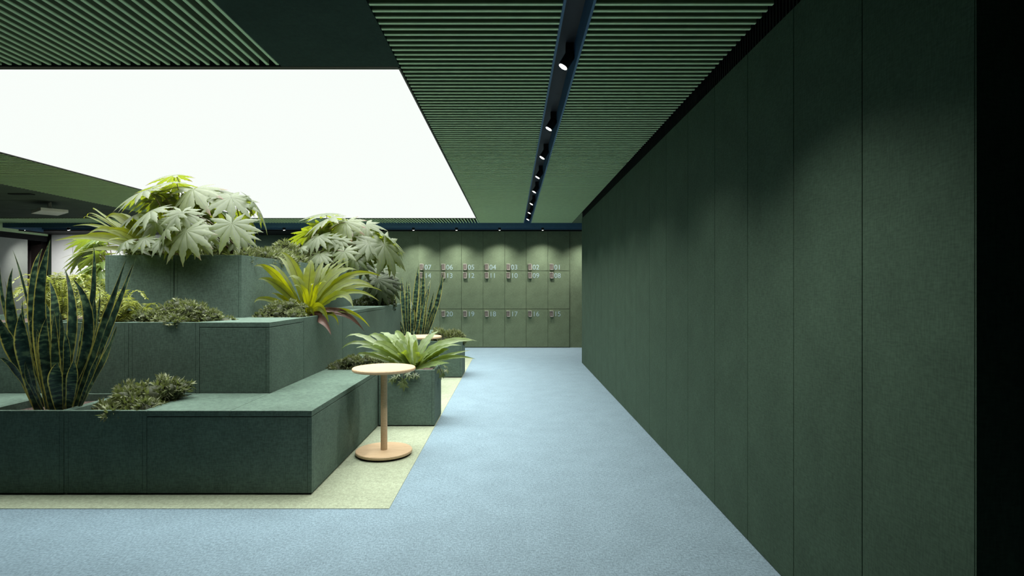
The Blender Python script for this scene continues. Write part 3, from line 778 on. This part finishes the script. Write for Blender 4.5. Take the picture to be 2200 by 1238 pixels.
palmate(f1, [(-2.95, 5.0, Z3 - 0.05), (-2.62, 5.1, Z3 - 0.05), (-2.40, 5.0, Z3 - 0.05)], [
 # hub x, y, depth, radius, azimuth, pitch, droop, rnd
 (860,95,5.3,0.27,180,8,0.30,0.9),(880,195,5.1,0.33,185,6,0.40,0.7),(480,290,4.9,0.30,200,25,0.35,0.6),(1090,280,5.0,0.34,-100,42,0.55,0.95),
 (1120,270,5.2,0.30,-20,22,0.5,0.8),(1570,380,5.0,0.30,-60,40,0.35,0.5),(1600,330,5.15,0.28,-20,30,0.45,0.4),(1870,450,5.2,0.30,25,52,0.35,0.2),
 (560,545,4.6,0.26,-120,35,0.4,0.5),(870,600,4.5,0.22,-130,45,0.4,0.4),(950,575,4.48,0.20,-60,50,0.35,0.5),(1000,800,4.42,0.28,-90,55,0.35,0.6),
 (1580,710,4.55,0.27,-80,55,0.25,0.3),(1230,620,5.3,0.26,75,38,0.4,0.3),(1750,600,5.3,0.26,40,50,0.4,0.1),(700,440,5.2,0.27,135,40,0.5,0.2),(1150,470,5.3,0.27,80,42,0.5,0.3),
 (1400,860,4.9,0.20,-80,35,0.4,0.2),(760,760,4.45,0.2,-130,50,0.4,0.4),(1680,840,4.9,0.2,-60,50,0.4,0.3),(420,700,4.9,0.22,-160,45,0.4,0.4),(1180,800,4.48,0.22,-50,50,0.4,0.5),
 (950,420,5.3,0.27,100,40,0.4,0.3),(1420,570,5.3,0.26,60,40,0.4,0.4),
 (360,600,4.9,0.24,195,30,0.4,0.3),(650,330,5.1,0.28,-160,25,0.45,0.4),(1300,330,5.3,0.28,-70,45,0.5,0.7),(1320,760,4.7,0.2,-70,45,0.35,0.2),(1480,820,4.9,0.2,-100,30,0.4,0.1),
 (620,680,4.7,0.22,-110,50,0.35,0.2),(850,880,4.5,0.2,-100,60,0.3,0.3),(1120,900,4.6,0.18,-70,55,0.4,0.1),(1050,650,4.6,0.2,-80,40,0.4,0.2),(1650,900,4.9,0.18,-60,40,0.4,0.2),
 (480,900,4.45,0.15,-120,40,0.35,0.3),(250,930,4.48,0.14,-140,35,0.35,0.2),(700,920,4.45,0.15,-90,40,0.35,0.2)], S2)
f2 = plant('palmate_plant', (-2.45, 6.6, Z3 - 0.05), 'farther tall plant with big pale palmate leaves leaning towards the lockers', 'plant', 'palmate leaved plants')
palmate(f2, [(-2.60, 6.5, Z3 - 0.05), (-2.38, 6.6, Z3 - 0.05), (-2.30, 6.9, Z3 - 0.05)], [
 (870,175,6.9,0.36,185,5,0.25,0.4),(910,245,6.6,0.40,205,22,0.4,0.6),(1130,295,6.5,0.30,-100,50,0.4,0.97),(1180,280,6.8,0.32,-30,25,0.4,0.9),(1400,330,6.7,0.30,-60,42,0.4,0.5),
 (1620,450,6.8,0.36,20,28,0.3,0.1),(640,430,6.7,0.34,160,26,0.3,0.1),(770,480,6.3,0.24,-100,40,0.35,0.4),(930,500,6.3,0.19,-100,55,0.3,0.5),(1060,530,6.3,0.17,-80,50,0.3,0.5),
 (1430,570,6.5,0.26,-70,50,0.3,0.5),(1640,590,6.6,0.42,-50,62,0.35,0.5),(790,720,6.2,0.20,-90,45,0.45,0.5),(1110,680,6.2,0.21,-90,55,0.3,0.6),(530,640,6.3,0.15,-120,45,0.4,0.4),
 (1550,760,6.7,0.24,30,50,0.3,0.1),(1340,700,6.6,0.24,-80,45,0.4,0.2),(1250,540,6.8,0.28,85,42,0.4,0.2),(1000,370,6.9,0.30,95,42,0.4,0.2),(1480,450,7.0,0.30,50,42,0.4,0.2),
 (1700,700,6.75,0.3,-40,70,0.3,0.3),(640,560,6.5,0.2,-130,40,0.4,0.3),
 (1300,600,6.5,0.24,-90,50,0.35,0.2),(1200,440,6.7,0.24,-80,40,0.4,0.3),(800,360,6.8,0.28,130,40,0.4,0.2),(1750,560,6.9,0.28,-30,45,0.4,0.2),(960,640,6.3,0.2,-100,45,0.4,0.2),(1240,760,6.4,0.2,-80,55,0.4,0.1)], S3)
f3 = plant('palmate_plant', (-3.75, 5.3, Z2 - 0.05), 'dark glossy palmate plant hanging beside the left end of the top planter', 'plant', 'palmate leaved plants')
SA = lambda x, y, d: P(x / 5.16, 460 + y / 5.16, d)
palmate(f3, [(-3.75, 5.3, Z2 - 0.05), (-3.6, 5.4, Z2 - 0.05)], [
 (1000,620,5.2,0.22,190,35,0.3,0.3),(1050,560,5.3,0.22,200,25,0.35,0.4),(960,680,5.15,0.2,210,40,0.3,0.2),(1120,640,5.2,0.2,-100,45,0.3,0.2),(1100,450,5.4,0.24,185,30,0.35,0.3),(1150,520,5.3,0.2,-130,40,0.3,0.4),
 (980,390,5.5,0.24,190,25,0.35,0.3),(1090,340,5.5,0.24,200,20,0.3,0.5),(1180,720,5.2,0.18,-90,50,0.3,0.3),(900,470,5.5,0.22,190,35,0.35,0.2),(1140,240,5.5,0.26,200,20,0.3,0.6),(1000,270,5.6,0.24,185,15,0.35,0.7)], SA, mat='fern2')
# fern at the left end of the top planter
fr3 = plant('bird_nest_fern', (-3.12, 4.85, Z3 - 0.05), 'yellow-green bird nest fern at the left end of the top planter', 'plant', 'bird nest ferns')
mb = MB(); R0 = Vector((-3.10, 4.85, Z3))
SB = lambda x, y, d: P(x / 4.421, 340 + y / 4.421, d)
for mx, my, tx, ty, w, dt in [(1000,765,515,785,70,4.7),(1080,690,820,740,55,4.75),(1050,680,690,645,40,5.0),(1180,590,1000,575,75,4.9),(1250,600,1085,540,60,5.1),(1100,860,800,875,50,4.7),(1000,870,560,960,40,4.8),(1150,650,930,580,40,5.2),
    (1330,690,1360,620,85,4.8),(1420,680,1430,640,70,4.7),(1200,780,1000,800,60,4.6),(1220,720,1020,690,70,4.65),(1420,800,1560,850,60,4.6),(1250,840,1180,930,60,4.56),(1500,870,1780,925,55,4.55),(1040,740,740,760,50,5.2)]:
    ribbon(mb, R0, SB(mx, my, (4.85 + dt) / 2), SB(tx, ty, dt), w / 4.421 * 4.8 / F * 1.25, Vector((0, -0.8, 0.6)) + rvec() * 0.4, fern_prof, 16, fold=0.25, wave=0.15, wf=5, twist=random.uniform(-0.3, 0.3))
for mx, my, tx, ty, w, dt in [(980,540,900,495,14,5.3),(960,560,830,575,14,5.3),(1000,600,860,560,14,5.2),(1050,590,960,530,16,5.2),(940,600,800,580,14,5.3)]:
    ribbon(mb, R0, SB(mx, my, 5.1), SB(tx, ty, dt), w / 4.421 * 5.0 / F * 1.3, (0, -0.6, 0.8), fern_prof, 12, rnd=1.0)
fin(mb, fr3, 'fern')
md = MB()
for x, y, x2, y2, w in [(1330,860,1265,895,75), (1500,840,1570,900,110), (1650,880,1780,930,50), (1200,850,1120,905,80), (1420,870,1440,930,60)]:
    ribbon(md, R0 + Vector((0.1, -0.05, 0)), SB((1330 + x) / 2, y, 4.62), SB(x2, y2, 4.5), w / 4.421 * 4.6 / F, (0, -0.9, 0.5), oval_prof, 12, fold=0.2, rnd=random.random())
fin(md, fr3, 'fatsia', 'broad_leaf')

# --- dark palm on the second step, far end
dp = plant('dark_palm', (-1.95, 7.9, Z2 - 0.05), 'dark fan palm at the far end of the second step', 'plant')
palmate(dp, [(-1.93, 7.9, Z2 - 0.05)], [(1600,960,7.7,0.30,-80,40,0.3,0.5),(1500,930,7.8,0.28,-130,30,0.4,0.4),(1660,1020,7.7,0.3,-60,50,0.4,0.2),(1560,1060,7.6,0.3,-100,60,0.4,0.3),(1700,1100,7.7,0.28,-60,60,0.4,0.1),
  (1600,1140,7.6,0.28,-110,60,0.4,0.1),(1480,1080,7.8,0.26,-140,40,0.4,0.2),(1350,830,7.2,0.25,-90,50,0.4,0.4)], S3, mat='darkleaf')

# --- ground covers and moss
def cover(label, blobs, name='ground_cover', mat='moss', group='ground cover mounds', **kw):
    c0 = blobs[0][0]; zb = min(b[0][2] for b in blobs)
    xs = [b[0][0] for b in blobs]; ysb = [b[0][1] for b in blobs]
    r = plant(name, (sum(xs) / len(xs), sum(ysb) / len(ysb), zb), label, 'plant', group)
    mb = MB(); moss(mb, blobs, **kw); fin(mb, r, mat)
    return r
z = Z1 - 0.05
cover('bushy olive ground cover in the front planter box beside the bench', [((-2.45, 3.62, z), (0.13, 0.12, 0.12)), ((-2.36, 3.70, z + 0.05), (0.13, 0.11, 0.12)), ((-2.54, 3.70, z + 0.03), (0.10, 0.1, 0.09)), ((-2.30, 3.52, z), (0.10, 0.09, 0.07)), ((-2.45, 3.48, z), (0.10, 0.08, 0.06)), ((-2.58, 3.56, z), (0.07, 0.08, 0.05)),
   ((-2.235, 3.72, z + 0.10), (0.065, 0.06, 0.06)), ((-2.26, 3.66, z + 0.03), (0.05, 0.05, 0.05))], l=0.05, w=0.014, dens=0.8)
z = Z2 - 0.03
cover('long olive ground cover mound on the second step, left of the pale topped box bench', [((-2.60, 4.15, z), (0.09, 0.12, 0.10)), ((-2.50, 4.2, z + 0.02), (0.12, 0.14, 0.13)), ((-2.38, 4.15, z + 0.02), (0.13, 0.14, 0.12)), ((-2.28, 4.15, z), (0.10, 0.12, 0.09)), ((-2.46, 4.03, z), (0.15, 0.07, 0.06)),
   ((-2.68, 4.1, z), (0.06, 0.08, 0.08)), ((-2.17, 4.2, z + 0.01), (0.08, 0.08, 0.045))], l=0.04, w=0.012)
cover('olive moss mound below the large yellow-green fern', [((-2.08, 4.75, z), (0.09, 0.1, 0.09)), ((-2.0, 4.8, z + 0.03), (0.09, 0.1, 0.12)), ((-1.88, 4.78, z + 0.02), (0.10, 0.1, 0.11)), ((-1.80, 4.72, z), (0.07, 0.08, 0.08)), ((-1.85, 5.2, z), (0.12, 0.14, 0.08))], l=0.034, w=0.011, dens=1.2)
z = Z1 - 0.03
cover('dark moss mound on the low step behind the corner bench', [((-1.60, 5.15, z), (0.09, 0.1, 0.10)), ((-1.48, 5.2, z), (0.12, 0.12, 0.13)), ((-1.34, 5.2, z), (0.11, 0.12, 0.11)), ((-1.42, 5.4, z), (0.2, 0.12, 0.12))], l=0.026, w=0.011, dens=1.3)
cover('grey-green ground cover mound on the far cube planter', [((-0.95, 7.95, z), (0.2, 0.13, 0.14)), ((-0.82, 8.0, z), (0.13, 0.14, 0.15)), ((-1.05, 8.05, z), (0.12, 0.14, 0.14)), ((-0.75, 7.95, z - 0.0), (0.06, 0.08, 0.08))], l=0.06, w=0.016, spread=0.7, dens=0.8)
z = Z2 - 0.04
cover('dark moss mound under the dark fan palm', [((-2.05, 7.7, z), (0.13, 0.15, 0.14)), ((-1.86, 7.75, z), (0.13, 0.15, 0.16)), ((-1.8, 8.1, z), (0.1, 0.2, 0.2)), ((-2.05, 8.2, z), (0.14, 0.2, 0.25))], mat='darkleaf', l=0.035, w=0.012)
z = Z3 - 0.04
cover('pale leafy ground cover along the top planter between the two palmate plants', [((-2.45, 5.0, z), (0.13, 0.12, 0.1)), ((-2.32, 5.3, z), (0.1, 0.16, 0.11)), ((-2.33, 5.7, z), (0.11, 0.16, 0.12)), ((-2.50, 5.5, z), (0.14, 0.2, 0.14)), ((-2.62, 4.85, z), (0.1, 0.12, 0.06)), ((-2.33, 4.8, z), (0.09, 0.09, 0.06))], l=0.06, w=0.016, spread=0.8, dens=0.8)
cover('pale grey-green shrub mound at the foot of the farther palmate plant', [((-2.55, 6.3, z + 0.06), (0.17, 0.16, 0.2)), ((-2.36, 6.25, z), (0.14, 0.16, 0.11)), ((-2.30, 6.6, z), (0.1, 0.2, 0.12)), ((-2.75, 6.25, z), (0.15, 0.15, 0.14)), ((-2.3, 7.1, z), (0.1, 0.22, 0.16)), ((-2.6, 6.9, z + 0.05), (0.2, 0.2, 0.24))], l=0.06, w=0.018, spread=0.8, dens=0.75)
cover('dark leafy mound under the fern at the left end of the top planter', [((-3.2, 4.8, z), (0.12, 0.12, 0.12)), ((-3.0, 4.85, z), (0.14, 0.14, 0.14)), ((-2.85, 4.8, z), (0.1, 0.12, 0.1)), ((-3.1, 5.1, z), (0.18, 0.16, 0.2)), ((-2.75, 5.2, z), (0.2, 0.2, 0.18))], mat='ivy', l=0.06, w=0.022, dens=0.6)
# feathery shrubs at the far left of the second step
def feathery(label, sprays, zb):
    xs = [s_[0] for s_ in sprays]; ysb = [s_[1] for s_ in sprays]
    r = plant('feathery_shrub', (sum(xs) / len(xs), sum(ysb) / len(ysb), zb), label, 'plant', 'feathery shrubs on the left')
    mb = MB(); ms = MB()
    for x, y, zt, n, R in sprays:
        root = Vector((x, y, zb)); 
        for _ in range(n):
            a = random.uniform(0, 2 * PI); q = random.uniform(0.35, 1)
            tip = Vector((x + R * q * math.cos(a), y + R * q * math.sin(a), zb + (zt - zb) * random.uniform(0.25, 1.0) - 0.05 * q))
            mid = root.lerp(tip, 0.5); mid.z = max(mid.z, tip.z + 0.03)
            pts = [bez(root, mid, tip, t / 10) for t in range(11)]
            ms.tube(pts, 0.003, 0.0012, 4)
            rn = random.random()
            for i in range(3, 11):
                d = (pts[i] - pts[i - 1]).normalized(); s = d.cross(Vector((0, 0, 1)))
                if s.length < 1e-3: continue
                s.normalize()
                for sg in (-1, 1):
                    for e in range(2):
                        leaflet(mb, pts[i].lerp(pts[i - 1], e * 0.5), (s * sg + d * 0.5 + Vector((0, 0, random.uniform(-0.25, 0.1)))).normalized(), Vector((0, 0, 1)), 0.05 * random.uniform(0.7, 1.1), 0.013, rn)
    fin(mb, r, 'feather'); ms.build('stem', M['greenstem'], r, smooth=True)
feathery('pale feathery shrub behind the big snake plant on the second step', [(-3.55, 4.4, 1.36, 46, 0.3), (-3.5, 4.8, 1.38, 40, 0.3), (-3.85, 4.6, 1.30, 36, 0.3)], Z2 - 0.06)
feathery('small feathery shrub right of the big snake plant, against the tallest planter', [(-3.0, 4.25, 1.22, 40, 0.26), (-2.88, 4.3, 1.14, 20, 0.18)], Z2 - 0.06)

# --- pale unit hung under the dark ceiling at the left, and a slot in that ceiling
t = thing('ceiling_unit', (-6.85, 8.2, 2.43), 'pale grey flat box hung below the dark ceiling at the far left', 'ceiling unit')
m = MB(); m.box(-0.27, 0.27, -0.16, 0.16, -0.045, 0.0)
T = Matrix.Translation((-6.83, 8.25, 2.40)) @ Matrix.Rotation(math.radians(-38), 4, 'Z')
m.xf(T); m.build('housing', M['unit'], t, bevel=0.004)
m = MB()
for k in (-1, 1): m.disc([(0.012, 0), (0.012, 0.115)], 12, T @ Vector((0.05 * k, 0, 0)))
m.build('hanger', M['unit'], t)
m = MB(); m.disc([(0.02, 0), (0.034, 0.012), (0.034, 0.028), (0.02, 0.04)], 16, T @ Vector((0.06, 0, 0.0))); m.build('knob', M['white'], t)
m = MB(); m.box(-6.72, -6.42, 7.44, 7.52, CE + 0.002, CE + 0.014)
tag(m.build('air_slot', M['black'], org=(-6.57, 7.48, CE)), 'short black air slot in the dark ceiling at the far left', 'air vent')

# ------------------------------------------------------------------ camera, world, view
cam = bpy.data.cameras.new('camera'); cam.sensor_fit = 'HORIZONTAL'; cam.sensor_width = 36.0
cam.lens = 36.0 * F / 2200.0; cam.clip_start = 0.05; cam.clip_end = 100
co = bpy.data.objects.new('camera', cam); COL.objects.link(co)
co.location = (0, 0, EYE); co.rotation_euler = (PI / 2, 0, 0)
SC.camera = co
w = bpy.data.worlds.new('world'); SC.world = w; w.use_nodes = True
bg = w.node_tree.nodes['Background']; bg.inputs[0].default_value = (0.75, 0.9, 1.0, 1); bg.inputs[1].default_value = 0.01
SC.view_settings.view_transform = 'Standard'; SC.view_settings.look = 'None'
SC.view_settings.exposure = 0.0; SC.view_settings.gamma = 1.0
SC.view_settings.use_curve_mapping = False
